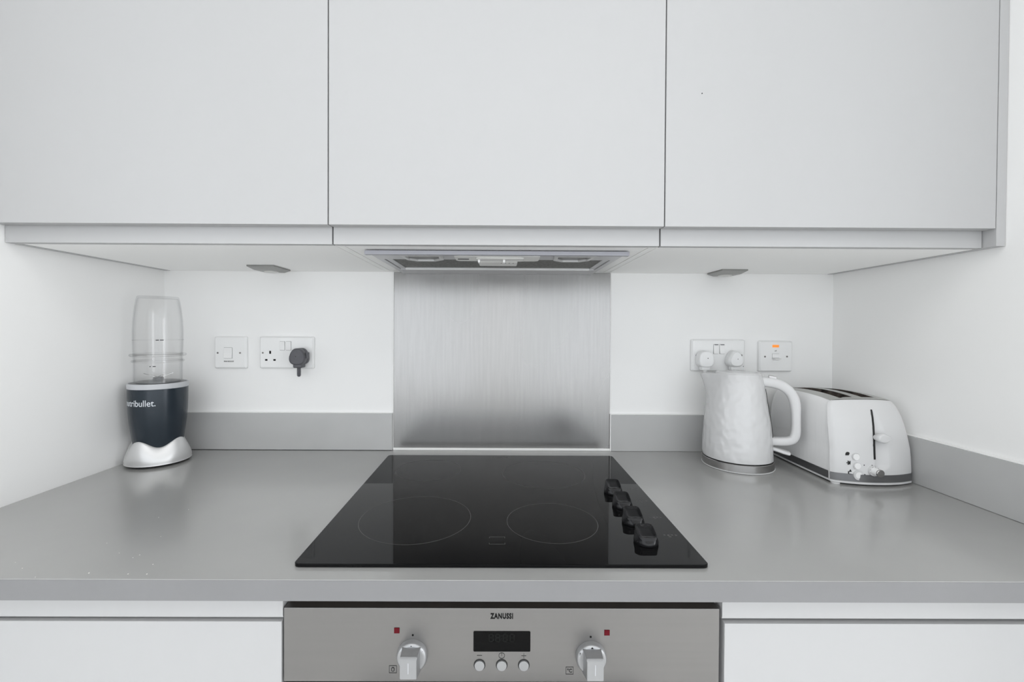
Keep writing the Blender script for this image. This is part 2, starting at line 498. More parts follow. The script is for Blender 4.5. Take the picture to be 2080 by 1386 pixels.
for c0, c1 in ((-0.198, -0.112), (0.112, 0.196)):
    b = nb()
    o0 = [(c0, -0.314), (c1, -0.314), (c1 - 0.004, -0.262), (c1 - 0.022, -0.243), (c0 + 0.022, -0.243), (c0 + 0.004, -0.262)]
    cxm = (c0 + c1) / 2
    inn = [(cxm + (x - cxm) * 0.80, -0.2805 + (y + 0.2805) * 0.76) for x, y in o0]
    loft(b, [[(x, y, ZH + 0.001) for x, y in o0], [(x, y, ZH - 0.0035) for x, y in o0],
             [(cxm + (x - cxm) * 0.90, -0.2805 + (y + 0.2805) * 0.88, ZH - 0.0046) for x, y in o0],
             [(x, y, ZH - 0.0040) for x, y in inn], [(x, y, ZH + 0.0002) for x, y in inn]])
    hh = part('lamp_housing', b, 'silver', t)
    b = nb(); prism(b, [(cxm + (x - cxm) * 0.98, -0.2805 + (y + 0.2805) * 0.98) for x, y in inn], 'z', ZH - 0.0008, ZH - 0.0002)
    part('lamp_lens', b, 'lensdark', hh, label='dark lamp window')
b = nb()
prism(b, rrect(-0.089, 0.084, -0.3195, -0.2565, 0.010), 'z', ZH - 0.0045, ZH + 0.001)
rb = part('control_panel', b, 'ivory', t, label='off-white slider panel')
b = nb(); rbox(b, -0.0425, 0.0405, -0.262, -0.206, ZH - 0.0075, ZH + 0.0005, 0.0014); part('switch_box', b, 'ivory', rb)
b = nb(); prism(b, rrect(-0.046, 0.052, -0.306, -0.268, 0.008), 'z', ZH - 0.0068, ZH - 0.0040); part('slider_track', b, 'lens', rb)
for sx in (-0.0400, 0.0115):
    b = nb(); rbox(b, sx - 0.0022, sx + 0.0022, -0.292, -0.276, ZH - 0.0125, ZH - 0.0055, 0.0008); part('slider_pin', b, 'rocker', rb)
b = nb(); rbox(b, -0.0840, -0.0610, -0.2870, -0.2800, ZH - 0.0051, ZH - 0.0044, 0.0002); part('label_strip', b, 'inkg', rb, label='small dark printed strip')
for k in range(4):
    b = nb(); lathe(b, [(0.0011, ZH - 0.0080), (0.0011, ZH - 0.0073)], 10, 0.006 + 0.0085 * k, -0.250); part('setting_mark', b, 'inkg', rb)

# ------------------------------------------------------------------ splashback
SL, SR = -0.2838, 0.3046
t = thing('splashback', 'brushed steel splashback sheet on the wall behind the hob', 'splashback', ((SL + SR) / 2, -0.001, 0.0))
b = nb(); rbox(b, SL, SR, -0.0032, -0.0002, 0.0062, 0.4838, 0.0006); part('steel_sheet', b, 'steel', t)
b = nb(); rbox(b, SL - 0.001, SR + 0.003, -0.0065, -0.0001, 0.0, 0.0064, 0.0012); part('sealant_bead', b, 'seal', t, label='white sealant line along the bottom edge')
b = nb(); rbox(b, SR + 0.0002, SR + 0.0030, -0.0090, -0.0001, 0.0, 0.101, 0.0008); part('sealant_bead', b, 'seal', t, label='white sealant line beside the right upstand')
b = nb(); rbox(b, SL - 0.0022, SL - 0.0001, -0.0040, -0.0001, 0.0, 0.4835, 0.0006); part('sealant_bead', b, 'seal', t, label='pale sealant line down the left edge')

# ------------------------------------------------------------------ worktop and upstands
DW, TW = 0.6165, 0.0282
b = nb(); rbox(b, XL + 0.0003, XR - 0.0003, -DW, -0.0003, -TW, 0.0, 0.0011)
wt = solo('worktop', b, 'work', 'grey laminate worktop running wall to wall under the hob', 'worktop', (0, -0.3, 0.0))
b = nb(); rbox(b, XL + 0.0005, XR - 0.0005, -DW - 0.0006, -DW + 0.002, -TW, -0.0010, 0.0004); part('edge_shade_strip', b, 'edge', wt)  # added strip that carries the darkened front-edge colour
TU, HU = 0.0095, 0.1003
ups = 'grey upstands along the worktop'
t = thing('upstand', 'grey upstand strip on the back wall between blender and splashback', 'upstand', (-0.6, -0.005, 0), group=ups)
b = nb(); rbox(b, XL + 0.0004, SL - 0.0023, -TU, -0.0003, 0.0004, HU, 0.0007); part('strip', b, 'upst', t)
b = nb(); rbox(b, XL + 0.0004, SL - 0.0023, -TU + 0.003, -0.0003, HU, HU + 0.0016, 0.0006); part('sealant_bead', b, 'seal', t, label='thin white sealant line')
b = nb(); rbox(b, XL + 0.001, SL - 0.004, -TU - 0.0007, -TU + 0.001, 0.0001, 0.0014, 0.0003); part('joint_line', b, 'black', t, label='thin dark joint line at the worktop')
t = thing('upstand', 'grey upstand strip on the back wall behind the kettle', 'upstand', (0.6, -0.005, 0), group=ups)
b = nb(); rbox(b, SR + 0.0031, XR - TU, -TU, -0.0003, 0.0004, HU - 0.001, 0.0007); part('strip', b, 'upst', t)
b = nb(); rbox(b, SR + 0.0031, XR - TU, -TU + 0.003, -0.0003, HU - 0.001, HU + 0.0006, 0.0006); part('sealant_bead', b, 'seal', t, label='thin white sealant line')
t = thing('upstand', 'grey upstand strip on the right wall beside the toaster', 'upstand', (XR - 0.005, -0.3, 0), group=ups)
b = nb(); rbox(b, XR - TU, XR - 0.0003, -DW + 0.001, -0.0004, 0.0004, HU, 0.0007); part('strip', b, 'upst', t)
b = nb(); rbox(b, XR - TU + 0.002, XR - 0.0003, -DW + 0.001, -0.0004, HU, HU + 0.0022, 0.0007); part('sealant_bead', b, 'seal', t, label='thin white sealant line')
b = nb()
for x, y in ((-0.595, -0.522), (-0.551, -0.551), (-0.517, -0.556), (-0.520, -0.564), (-0.673, -0.577), (-0.647, -0.592),
             (-0.546, -0.603), (-0.492, -0.605), (-0.467, -0.605), (-0.607, -0.613), (-0.478, -0.581), (-0.559, -0.398), (-0.587, -0.4315), (-0.53, -0.5)):
    q = bmesh.ops.create_icosphere(b, subdivisions=1, radius=random.uniform(0.0006, 0.0011))
    for v in q['verts']: v.co = Vector((v.co.x + x, v.co.y + y, v.co.z * 0.5 + 0.0003))
cr_ = solo('crumbs', b, 'crumb', 'scattered pale crumbs on the front left of the grey worktop', 'crumbs', (-0.55, -0.56, 0.0))
cr_['kind'] = 'stuff'

# ------------------------------------------------------------------ hob
HBX0, HBX1, HBY0, HBY1 = -0.281, 0.2955, -0.5880, -0.0670
t = thing('hob', 'black glass hob with four faint rings let into the grey worktop', 'hob', ((HBX0 + HBX1) / 2, -0.325, 0.0))
b = nb()
o_ = rrect(HBX0, HBX1, HBY0, HBY1, 0.009)
i_ = rrect(HBX0 + 0.0015, HBX1 - 0.0015, HBY0 + 0.0015, HBY1 - 0.0015, 0.008)
loft(b, [[(x, y, 0.0004) for x, y in i_], [(x, y, 0.0010) for x, y in o_], [(x, y, 0.0042) for x, y in o_], [(x, y, 0.0052) for x, y in i_]])
hg = part('glass_top', b, 'glassblk', t)
HZ = 0.0053


def ring(bm, cx, cy, r, w, z, n=96):
    v0 = [bm.verts.new((cx + r * math.cos(2 * PI * i / n), cy + r * math.sin(2 * PI * i / n), z)) for i in range(n)]
    v1 = [bm.verts.new((cx + (r - w) * math.cos(2 * PI * i / n), cy + (r - w) * math.sin(2 * PI * i / n), z)) for i in range(n)]
    for i in range(n):
        bm.faces.new((v0[i], v0[(i + 1) % n], v1[(i + 1) % n], v1[i]))


for cx, cy, r in ((-0.1395, -0.4400, 0.0945), (-0.1590, -0.1850, 0.0740), (0.1035, -0.2085, 0.0925), (0.0930, -0.4530, 0.0765)):
    b = nb(); ring(b, cx, cy, r, 0.0009, HZ)
    part('cooking_zone_ring', b, 'print', hg)
b = nb()
for x0, x1, y0, y1 in ((-0.0118, 0.0128, -0.5086, -0.5078), (-0.0118, 0.0128, -0.5318, -0.5310), (-0.0118, -0.0110, -0.5318, -0.527), (0.0120, 0.0128, -0.5318, -0.527),
                       (-0.0118, -0.0110, -0.5125, -0.5080), (0.0120, 0.0128, -0.5125, -0.5080)):
    box(b, x0, x1, y0, y1, HZ - 0.0001, HZ)
part('heat_indicator', b, 'print', hg)
b = text_flat(textbm('ZANUSSI', 0.0440, 0.0085, 0.01, 0.0), -0.0187, -0.0905, HZ); part('brand_lettering', b, 'print', hg, label='small grey lettering at the back edge')
for k, y in enumerate((-0.3017, -0.3629, -0.4345, -0.4996)):
    b = nb()
    for i in range(4):
        a0 = 0.2640 + 0.006 * i
        box(b, a0, a0 + 0.003, y - 0.002 - 0.001 * (i % 2), y + 0.001, HZ - 0.0001, HZ)
    box(b, 0.270, 0.2745, y - 0.0075, y - 0.0050, HZ - 0.0001, HZ)
    part('dial_marking', b, 'print', hg)


def hob_knob():
    """round skirt that turns into a square grip whose dished top slopes down to the user"""
    b = nb(); rings = []
    for z, a, e, ti in ((0.0, 0.0160, 2, 0), (0.0006, 0.0180, 2, 0), (0.0028, 0.0184, 2, 0), (0.0058, 0.0178, 2.1, 0.05), (0.0095, 0.0164, 2.5, 0.35),
                        (0.0140, 0.0148, 4, 0.8), (0.0168, 0.0143, 5, 1), (0.0182, 0.0134, 5, 1), (0.0182, 0.0118, 5, 1),
                        (0.0168, 0.0104, 4, 1), (0.0160, 0.0060, 3, 1)):
        rings.append([(x, y, z + ti * 0.36 * y) for x, y, _ in sup(40, a, a * 1.02, e)])
    loft(b, rings)
    return b


kn0 = None
for x, y in ((0.2310, -0.3230), (0.2300, -0.3900), (0.2290, -0.4570), (0.2280, -0.5240)):
    if kn0 is None:
        kn0 = part('control_knob', hob_knob(), 'knobblk', t, world=False, angle=50, label='chunky black knob on the right of the hob')
        k = kn0
    else:
        k = kn0.copy(); COL.objects.link(k); k.parent = t
    k.location = (x - ROOT[t.name][0], y - ROOT[t.name][1], 0.0053)

# ------------------------------------------------------------------ oven
DO = 0.597
OX0, OX1, OZ = -0.2885, 0.3045, -0.0498
t = thing('oven', 'built-in brushed steel oven with digital clock below the hob', 'oven', (0.008, -0.30, -0.645))
b = nb(); box(b, OX0 + 0.018, OX1 - 0.018, -DO + 0.022, -0.06, -0.645, OZ - 0.004); part('oven_body', b, 'gap', t)
b = nb(); rbox(b, OX0, OX1, -DO, -DO + 0.0215, -0.1512, OZ, 0.0012); cpn = part('control_panel', b, 'steel_oven', t)
b = nb(); rbox(b, OX0, OX1, -DO - 0.001, -DO + 0.0215, -0.640, -0.1535, 0.002); od = part('oven_door', b, 'steel_oven', t)
b = nb(); rbox(b, OX0 + 0.07, OX1 - 0.07, -DO - 0.0022, -DO - 0.0005, -0.56, -0.25, 0.0006); part('door_window', b, 'display', od)
b = nb()
rbox(b, OX0 + 0.09, OX1 - 0.09, -DO - 0.045, -DO - 0.031, -0.197, -0.183, 0.004)
for x in (OX0 + 0.10, OX1 - 0.12): rbox(b, x, x + 0.014, -DO - 0.036, -DO - 0.0005, -0.196, -0.184, 0.002)
part('door_handle', b, 'alu', od)
YF = -DO
b = text_front(textbm('ZANUSSI', 0.0310, 0.0079, 0.045, 0.0003, 1.14), -0.0081, -0.0642, YF); part('brand_lettering', b, 'ink', cpn, label='bold black lettering')
b = nb(); prism(b, rrect(-0.0308, 0.0467, -0.1088, -0.0811, 0.0014), 'y', YF - 0.0006, YF + 0.001); dp = part('display', b, 'display', cpn, label='black digital clock window')
SEG = {0: 'abcdef', 8: 'abcdefg'}


def digit(bm, x, z, w, h, t_, y):
    m = z + h / 2
    for s in 'abcdefg':
        r = {'a': (x, x + w, z + h - t_, z + h), 'g': (x, x + w, m - t_ / 2, m + t_ / 2), 'd': (x, x + w, z, z + t_),
             'f': (x, x + t_, m, z + h), 'b': (x + w - t_, x + w, m, z + h), 'e': (x, x + t_, z, m), 'c': (x + w - t_, x + w, z, m)}[s]
        box(bm, r[0] + 0.0001, r[1] - 0.0001, y - 0.0001, y, r[2] + 0.0001, r[3] - 0.0001)


b = nb()
for x in (-0.0100, -0.0010, 0.0090, 0.0185): digit(b, x, -0.0955, 0.0066, 0.0115, 0.0013, YF - 0.0007)
for z in (-0.0915, -0.0875): box(b, 0.0068, 0.0080, YF - 0.0008, YF - 0.0007, z, z + 0.0012)
part('clock_digits', b, 'digit', dp, label='unlit clock digits')
for x in (-0.0224, 0.0078, 0.0379):
    b = nb(); cyl_y(b, x, -0.1274, YF - 0.0004, YF + 0.001, 0.0080); bz = part('button_surround', b, 'black', cpn)
    b = nb(); cyl_y(b, x, -0.1276, YF + 0.0005, YF - 0.0022, 0.0070, 32, 0.0066); part('button', b, 'alu', bz, label='round silver push button')
b = nb(); box(b, -0.0260, -0.0190, YF - 0.0003, YF, -0.1148, -0.1142); part('minus_symbol', b, 'inkg', cpn)
b = nb(); box(b, 0.0346, 0.0412, YF - 0.0003, YF, -0.1151, -0.1145); box(b, 0.0376, 0.0382, YF - 0.0003, YF, -0.1181, -0.1115); part('plus_symbol', b, 'inkg', cpn)


def ring_y(bm, cx, cz, r, w, y, n=32, d=0.0003):
    rings = []
    for q, yy in ((r, y), (r, y - d), (r - w, y - d), (r - w, y)):
        rings.append([(cx + q * math.cos(2 * PI * i / n), yy, cz + q * math.sin(2 * PI * i / n)) for i in range(n)])
    vs = [[bm.verts.new(p) for p in rr] for rr in rings]
    for k in range(4):
        a, c = vs[k], vs[(k + 1) % 4]
        for i in range(n): bm.faces.new((a[i], a[(i + 1) % n], c[(i + 1) % n], c[i]))


b = nb(); ring_y(b, 0.0078, -0.1146, 0.0042, 0.0006, YF); box(b, 0.0075, 0.0081, YF - 0.0003, YF, -0.1150, -0.1105); part('clock_symbol', b, 'inkg', cpn)
for x, z in ((-0.1350, -0.0804), (0.1510, -0.0827)):
    b = nb(); rbox(b, x - 0.0037, x + 0.0037, YF - 0.0008, YF + 0.001, z - 0.0037, z + 0.0037, 0.0003); part('indicator_light', b, 'red', cpn, label='small dark red square light')


def frame_y(bm, x, z, s, w):
    for r in ((x - s, x + s, z + s - w, z + s), (x - s, x + s, z - s, z - s + w), (x - s, x - s + w, z - s, z + s), (x + s - w, x + s, z - s, z + s)):
        box(bm, r[0], r[1], YF - 0.0003, YF, r[2], r[3])


b = nb(); frame_y(b, -0.1402, -0.1337, 0.0052, 0.0006)
prism(b, rrect(-0.1424, -0.1380, -0.1368, -0.1306, 0.0021), 'y', YF - 0.0003, YF)
part('function_symbol', b, 'inkg', cpn)
b = nb(); prism(b, rrect(-0.1413, -0.1391, -0.1356, -0.1318, 0.0010), 'y', YF - 0.0005, YF - 0.0002); part('function_symbol_centre', b, 'steel_oven', cpn)
b = nb(); frame_y(b, 0.1004, -0.1350, 0.0052, 0.0006); part('temperature_symbol', b, 'inkg', cpn)
b = text_front(textbm('°C', 0.0066, 0.0056, 0.03, 0.0003), 0.0971, -0.1378, YF); part('temperature_lettering', b, 'inkg', cpn)
for x, z in ((-0.1133, -0.0868), (0.1289, -0.0886)):
    b = nb(); cyl_y(b, x, z, YF + 0.0005, YF - 0.0003, 0.0014, 16); part('pointer_dot', b, 'ink', cpn)


def oven_knob(x, z, mark):
    b = nb(); n = 56
    rings = []
    for y, r in ((0, 0.0208), (-0.0015, 0.0210), (-0.006, 0.0206), (-0.0085, 0.0190), (-0.0100, 0.0165)):
        rings.append([(x + r * math.cos(2 * PI * i / n), YF + y, z + r * math.sin(2 * PI * i / n)) for i in range(n)])
    loft(b, rings)
    k = part('oven_knob', b, 'alu', cpn, angle=50, label='silver rotary knob with a block grip')
    b = nb()
    # flared grip block: wide at the disc, narrower at the front
    def sec(y, hw, zt, zb): return [(x - hw, YF + y, zb), (x + hw, YF + y, zb), (x + hw, YF + y, zt), (x - hw, YF + y, zt)]
    loft(b, [sec(-0.0060, 0.0130, z + 0.0155, z - 0.0165), sec(-0.0105, 0.0120, z + 0.0162, z - 0.0172), sec(-0.0150, 0.0114, z + 0.0166, z - 0.0160),
             sec(-0.0255, 0.0110, z + 0.0164, z - 0.0122), sec(-0.0290, 0.0108, z + 0.0143, z - 0.0113)])
    bmesh.ops.bevel(b, geom=[e for e in b.edges], offset=0.0006, segments=2, affect='EDGES')
    g = part('knob_grip', b, 'alu', k)
    b = nb(); rbox(b, x - 0.0005, x + 0.0005, YF - 0.0293, YF - 0.0289, z - 0.004, z + 0.010, 0.0001); part('grip_line', b, 'bring', g)
    if mark == '0':
        b = text_front(textbm('0', 0.0022, 0.0034, 0.02, 0.0003), x - 0.0012, z + 0.0150, YF - 0.0092); part('knob_zero_mark', b, 'ink', k)
        b = text_front(textbm('6', 0.0022, 0.0036, 0.02, 0.0003), x + 0.0143, z + 0.0075, YF - 0.0085); part('knob_number_mark', b, 'inkg', k)
    else:
        b = nb(); cyl_y(b, x, z + 0.0170, YF - 0.006, YF - 0.0098, 0.0014, 14); part('knob_dot', b, 'ink', k)
        b = text_front(textbm('50', 0.0040, 0.0030, 0.02, 0.0003), x - 0.0170, z + 0.0080, YF - 0.0088); part('knob_number_mark', b, 'inkg', k)


oven_knob(-0.1136, -0.1132, '0')
oven_knob(0.1291, -0.1150, 'dot')

# ------------------------------------------------------------------ base cabinets
def base_unit(x0, x1, ztop, label, inner):
    t = thing('base_cabinet', label, 'cabinet', ((x0 + x1) / 2, -0.3, FL), group='white base cabinets under the worktop')
    b = nb(); box(b, x0, x1, -DO + 0.0205, -0.01, -0.80, -TW - 0.0005); part('carcass', b, 'cab', t)
    b = nb(); box(b, x0 + 0.002, x1 - 0.002, -0.53, -0.512, FL, -0.795); part('plinth', b, 'cab', t)
    b = nb()
    # the finger rail: a shallow J seen above the door
    pts = [(-0.5775, -TW - 0.0006), (-0.5962, -TW - 0.0006), (-0.5964, -0.0600), (-0.5950, -0.0640), (-0.5905, -0.0665), (-0.5790, -0.0665), (-0.5775, -0.0665)]
    prism(b, pts, 'x', x0 + (0.0 if inner == 'r' else 0.001), x1 - (0.0 if inner == 'l' else 0.001))
    part('handle_rail', b, 'cab', t, angle=40)
    if inner == 'r': d0, d1 = x0 + 0.002, x1 - 0.0025
    else: d0, d1 = x0 + 0.0040, x1 - 0.002
    b = nb(); rbox(b, d0, d1, -DO, -DO + 0.0185, -0.795, ztop, 0.0010); part('door', b, 'cab', t)


base_unit(XL + 0.001, -0.2890, -0.0687, 'white handleless base cabinet to the left of the oven', 'r')
base_unit(0.3075, XR - 0.001, -0.0700, 'white handleless base cabinet to the right of the oven', 'l')
b = nb(); box(b, -0.2885, 0.3070, -0.578, -0.558, -0.0490, -TW - 0.0006)
solo('packing_strip', b, 'brown', 'dark brown strip in the gap between worktop and oven', 'strip', (0.008, -0.568, -0.049))


# ------------------------------------------------------------------ switches and sockets
def plate(x0, x1, z0, z1, y1, bev=0.0035):
    b = nb()
    o = rrect(x0, x1, z0, z1, 0.004); i = rrect(x0 + bev, x1 - bev, z0 + bev, z1 - bev, 0.003)
    loft(b, [[(x, -0.0002, z) for x, z in o], [(x, y1 + 0.0040, z) for x, z in o], [(x, y1, z) for x, z in i]])
    return b


def screws(parent, pts, y):
    for x, z in pts:
        b = nb(); cyl_y(b, x, z, y + 0.0008, y - 0.0004, 0.0026, 18); s_ = part('screw', b, 'screw', parent)
        b = nb(); box(b, x - 0.0020, x + 0.0020, y - 0.0006, y - 0.0003, z - 0.0004, z + 0.0004); part('screw_slot', b, 'ink', s_)


def rocker(parent, x0, x1, z0, z1, y, on=True, top=None):
    """a rocker in a thin dark recess, pressed in at one end"""
    b = nb(); rbox(b, x0 - 0.0006, x1 + 0.0006, y - 0.0002, y + 0.001, z0 - 0.0006, z1 + 0.0006, 0.0002)
    rs = part('rocker_recess', b, 'gap', parent)
    b = nb()
    zt, zb = (0.0012, 0.0040) if on else (0.0040, 0.0012)
    zm = (z0 + z1) / 2
    prism(b, [(y + 0.001, z0), (y - zb, z0), (y - 0.0018, zm), (y - zt, z1), (y + 0.001, z1)], 'x', x0, x1)
    bmesh.ops.bevel(b, geom=b.edges[:], offset=0.0003, segments=1, affect='EDGES')
    part('rocker', b, 'rocker', rs)
    if top:
        b = nb(); box(b, x0 + 0.002, x1 - 0.002, y - 0.0044, y - 0.0010, z1 - 0.0010, z1 + 0.0001); part('on_mark', b, 'red' if top == 'r' else 'inkg', rs)


YP = -0.0095
t = thing('wall_switch', 'single white rocker switch marked FAN BOOST on the left back wall', 'switch', (-0.7238, -0.001, 0.2205))
sp_ = part('face_plate', plate(-0.7672, -0.6805, 0.2203, 0.3067, YP), 'plate', t)
rocker(sp_, -0.7395, -0.7180, 0.2485, 0.2765, YP)
screws(sp_, ((-0.7570, 0.2625), (-0.6968, 0.2627)), YP)
b = text_front(textbm('FAN BOOST', 0.0270, 0.0036, 0.02, 0.0003), -0.7400, 0.2380, YP); part('lettering', b, 'inkg', sp_)

t = thing('double_socket', 'white double wall socket holding one grey plug, left of the splashback', 'socket', (-0.5724, -0.001, 0.2205))
sp_ = part('face_plate', plate(-0.6453, -0.4990, 0.2209, 0.3072, YP), 'plate', t)
rocker(sp_, -0.5892, -0.5765, 0.2708, 0.2940, YP, False)
rocker(sp_, -0.5725, -0.5595, 0.2708, 0.2940, YP, False)
screws(sp_, ((-0.6356, 0.2633),), YP)
for x, z, w, h in ((-0.6157, 0.2648, 0.0023, 0.0041), (-0.6262, 0.2442, 0.0032, 0.0023), (-0.6040, 0.2442, 0.0032, 0.0023)):
    b = nb(); box(b, x - w, x + w, YP - 0.0002, YP + 0.002, z - h, z + h); part('pin_hole', b, 'ink', sp_)

t = thing('double_socket', 'white double wall socket with two white plugs behind the kettle', 'socket', (0.597, -0.001, 0.2190))
sp_ = part('face_plate', plate(0.5242, 0.6695, 0.2190, 0.3052, YP), 'plate', t)
rocker(sp_, 0.5836, 0.5962, 0.2670, 0.2918, YP, True, 'g')
rocker(sp_, 0.6002, 0.6128, 0.2670, 0.2918, YP, True, 'g')
screws(sp_, ((0.5377, 0.2622), (0.6597, 0.2630)), YP)
b = nb(); cyl_y(b, 0.6650, 0.2330, YP + 0.001, YP - 0.0003, 0.0011, 12); part('small_mark', b, 'inkg', sp_)

YS = -0.0120
t = thing('spur_switch', 'white isolator switch with glowing orange neon above the toaster', 'switch', (0.7530, -0.001, 0.2190))
sp_ = part('face_plate', plate(0.7080, 0.7968, 0.2192, 0.3020, YS, 0.0030), 'plate', t)
b = nb(); rbox(b, 0.7418, 0.7592, YS - 0.0008, YS + 0.001, 0.2850, 0.2918, 0.0004); part('neon_lamp', b, 'neon', sp_, label='glowing orange neon window')
b = text_front(textbm('off', 0.0055, 0.0034, 0.0, 0.0003), 0.7478, 0.2740, YS); part('lettering', b, 'inkg', sp_)
b = nb(); rbox(b, 0.7412, 0.7602, YS - 0.0002, YS + 0.001, 0.2560, 0.2680, 0.0002); rk = part('rocker_recess', b, 'gap', sp_)
b = nb(); prism(b, [(YS + 0.001, 0.2568), (YS + 0.001, 0.2676), (YS - 0.0008, 0.2674), (YS - 0.0010, 0.2566)], 'x', 0.7416, 0.7598); part('rocker', b, 'rocker', rk)
b = nb(); loft(b, [[(0.7400, YS - 0.0005, 0.2560), (0.7610, YS - 0.0005, 0.2560), (0.7560, YS - 0.0005, 0.2500), (0.7450, YS - 0.0005, 0.2500)],
                   [(0.7410, YS - 0.0120, 0.2545), (0.7600, YS - 0.0120, 0.2545), (0.7550, YS - 0.0110, 0.2520), (0.7460, YS - 0.0110, 0.2520)]])
part('rocker_lip', b, 'rocker', rk)
screws(sp_, ((0.7219, 0.2598), (0.7816, 0.2602)), YS)


def plug(name, label, x, z, m, w, h, squat, yb, yf, tail, group=None, dome=0.0):
    """a three-pin plug pushed into a socket: shaped body, neck, ribbed cable sleeve"""
    t = thing(name, label, 'plug', (x, yb, z - h / 2), group=group)
    n = 36

    def outline(s, y, dz=0.0):
        out = []
        for px_, pz_, _ in sup(n, w / 2 * s, h / 2 * s, 3.0):
            k = pz_ / (h / 2 * s)                              # narrows towards the top
            px_ *= 1.0 - squat * max(0.0, k + 0.1)
            out.append((x + px_, y, z + pz_ + dz))
        return out
    b = nb()
    loft(b, [outline(0.90, yb), outline(1.0, yb - 0.003), outline(1.0, yb - 0.012), outline(0.93, yb - 0.014), outline(0.93, yb - 0.017),
             outline(1.0, yb - 0.019), outline(1.0, yf + 0.006), outline(0.96, yf + 0.002), outline(0.90, yf + 0.0003), outline(0.78, yf - dome)])
    bd = part('plug_body', b, m, t, angle=50)
    zb = z - h / 2
    if tail:
        b = nb(); rbox(b, x - 0.0115, x + 0.0115, yf + 0.004, yb - 0.004, zb - 0.0080, zb + 0.004, 0.003); part('neck', b, m, t)
        b = nb()
        prof = [(0.0045, zb - 0.006)]
        for k in range(int(tail / 0.0036)):
            z0 = zb - 0.008 - 0.0036 * k
            prof += [(0.0052, z0), (0.0052, z0 - 0.0018), (0.0040, z0 - 0.0022), (0.0040, z0 - 0.0034)]
        prof += [(0.0030, prof[-1][1] - 0.002)]
        lathe(b, prof[::-1], 20, x, (yf + yb) / 2 - 0.002); part('cable_sleeve', b, m, t)
    return bd


pb = plug('plug', 'dark grey three-pin plug in the left double socket', -0.5293, 0.2552, 'plugg', 0.0425, 0.0440, 0.30, YP - 0.0003, -0.044, 0.0240)
b = nb(); rbox(b, -0.5095, -0.5060, -0.034, -0.018, 0.250, 0.266, 0.001); part('grip_ridge', b, 'plugg', pb)
b = nb(); cyl_y(b, -0.5310, 0.2560, -0.0437, -0.0445, 0.0014, 14); part('plug_screw', b, 'black', pb)
gp = 'white plugs in the socket behind the kettle'
pb = plug('plug', 'squarish white plug in the left half of the socket behind the kettle', 0.5535, 0.2530, 'plugw', 0.0405, 0.0440, 0.10, YP - 0.0003, -0.036, 0.0040, gp)
b = nb(); cyl_y(b, 0.5560, 0.2560, -0.0357, -0.0364, 0.0012, 14); part('plug_screw', b, 'inkg', pb)
pb = plug('plug', 'domed white plug in the right half of the socket behind the kettle', 0.6325, 0.2540, 'plugw', 0.0405, 0.0445, 0.42, YP - 0.0003, -0.034, 0.0040, gp, 0.004)
b = nb(); cyl_y(b, 0.6345, 0.2545, -0.0374, -0.0386, 0.0009, 14); part('plug_screw', b, 'inkg', pb)

# ------------------------------------------------------------------ kettle and its base
KX, KY, KA = 0.590, -0.120, math.radians(-27)
t = thing('kettle_stand', 'round steel-banded power stand under the white kettle', 'kettle stand', (KX, KY, 0), KA)
b = nb(); lathe(b, [(0.0740, 0.0), (0.0795, 0.0008), (0.0800, 0.0024), (0.0785, 0.0032)], 72); part('foot_ring', b, 'kplastic', t, False)
b = nb(); lathe(b, [(0.0780, 0.0030), (0.0786, 0.0036), (0.0786, 0.0190), (0.0776, 0.0200), (0.0700, 0.0202)], 96); part('steel_band', b, 'steel_band', t, False)
b = nb(); lathe(b, [(0.0730, 0.0202), (0.0730, 0.0212), (0.0200, 0.0212)], 64); part('top_plate', b, 'black', t, False)

t = thing('kettle', 'glossy white dimpled electric kettle in front of the right double socket', 'kettle', (KX, KY, 0.0214), KA)
K0 = 0.0214
PR = [(0.0218, .0735, .0730), (0.0226, .0772, .0762), (0.032, .0790, .0760), (0.05, .0787, .0750), (0.07, .0780, .0738), (0.09, .0770, .0722), (0.105, .0760, .0706),
      (0.12, .0745, .0684), (0.135, .0728, .0660), (0.15, .0708, .0636), (0.165, .0685, .0612), (0.178, .0660, .0594), (0.19, .0634, .0576), (0.20, .0610, .0560),
      (0.21, .0585, .0540), (0.218, .0566, .0520), (0.2235, .0552, .0508), (0.2255, .0545, .0503), (0.2262, .0532, .0492)]
SPT = lambda z: 0.0 if z < 0.160 else 0.0300 * ((z - 0.160) / 0.064) ** 1.25
b = nb(); rings = []
N = 96
for z, l, r in PR:
    c = (r - l) / 2; a = (r + l) / 2
    sp_z = SPT(min(z, 0.2245))
    rg = []
    for i in range(N):
        ph = 2 * PI * i / N
        x = c + a * math.cos(ph); y = a * math.sin(ph)
        d = abs(math.atan2(math.sin(ph - PI), math.cos(ph - PI)))
        e = math.exp(-(d / 0.36) ** 2) * sp_z
        x -= e; y *= 1 - 0.10 * math.exp(-(d / 0.5) ** 2) * (sp_z / 0.03)
        rg.append((x, y, z - K0 - 0.0045 * math.exp(-(d / 0.45) ** 2) * max(0, (z - 0.20) / 0.026)))
    rings.append(rg)
loft(b, rings, True, False)
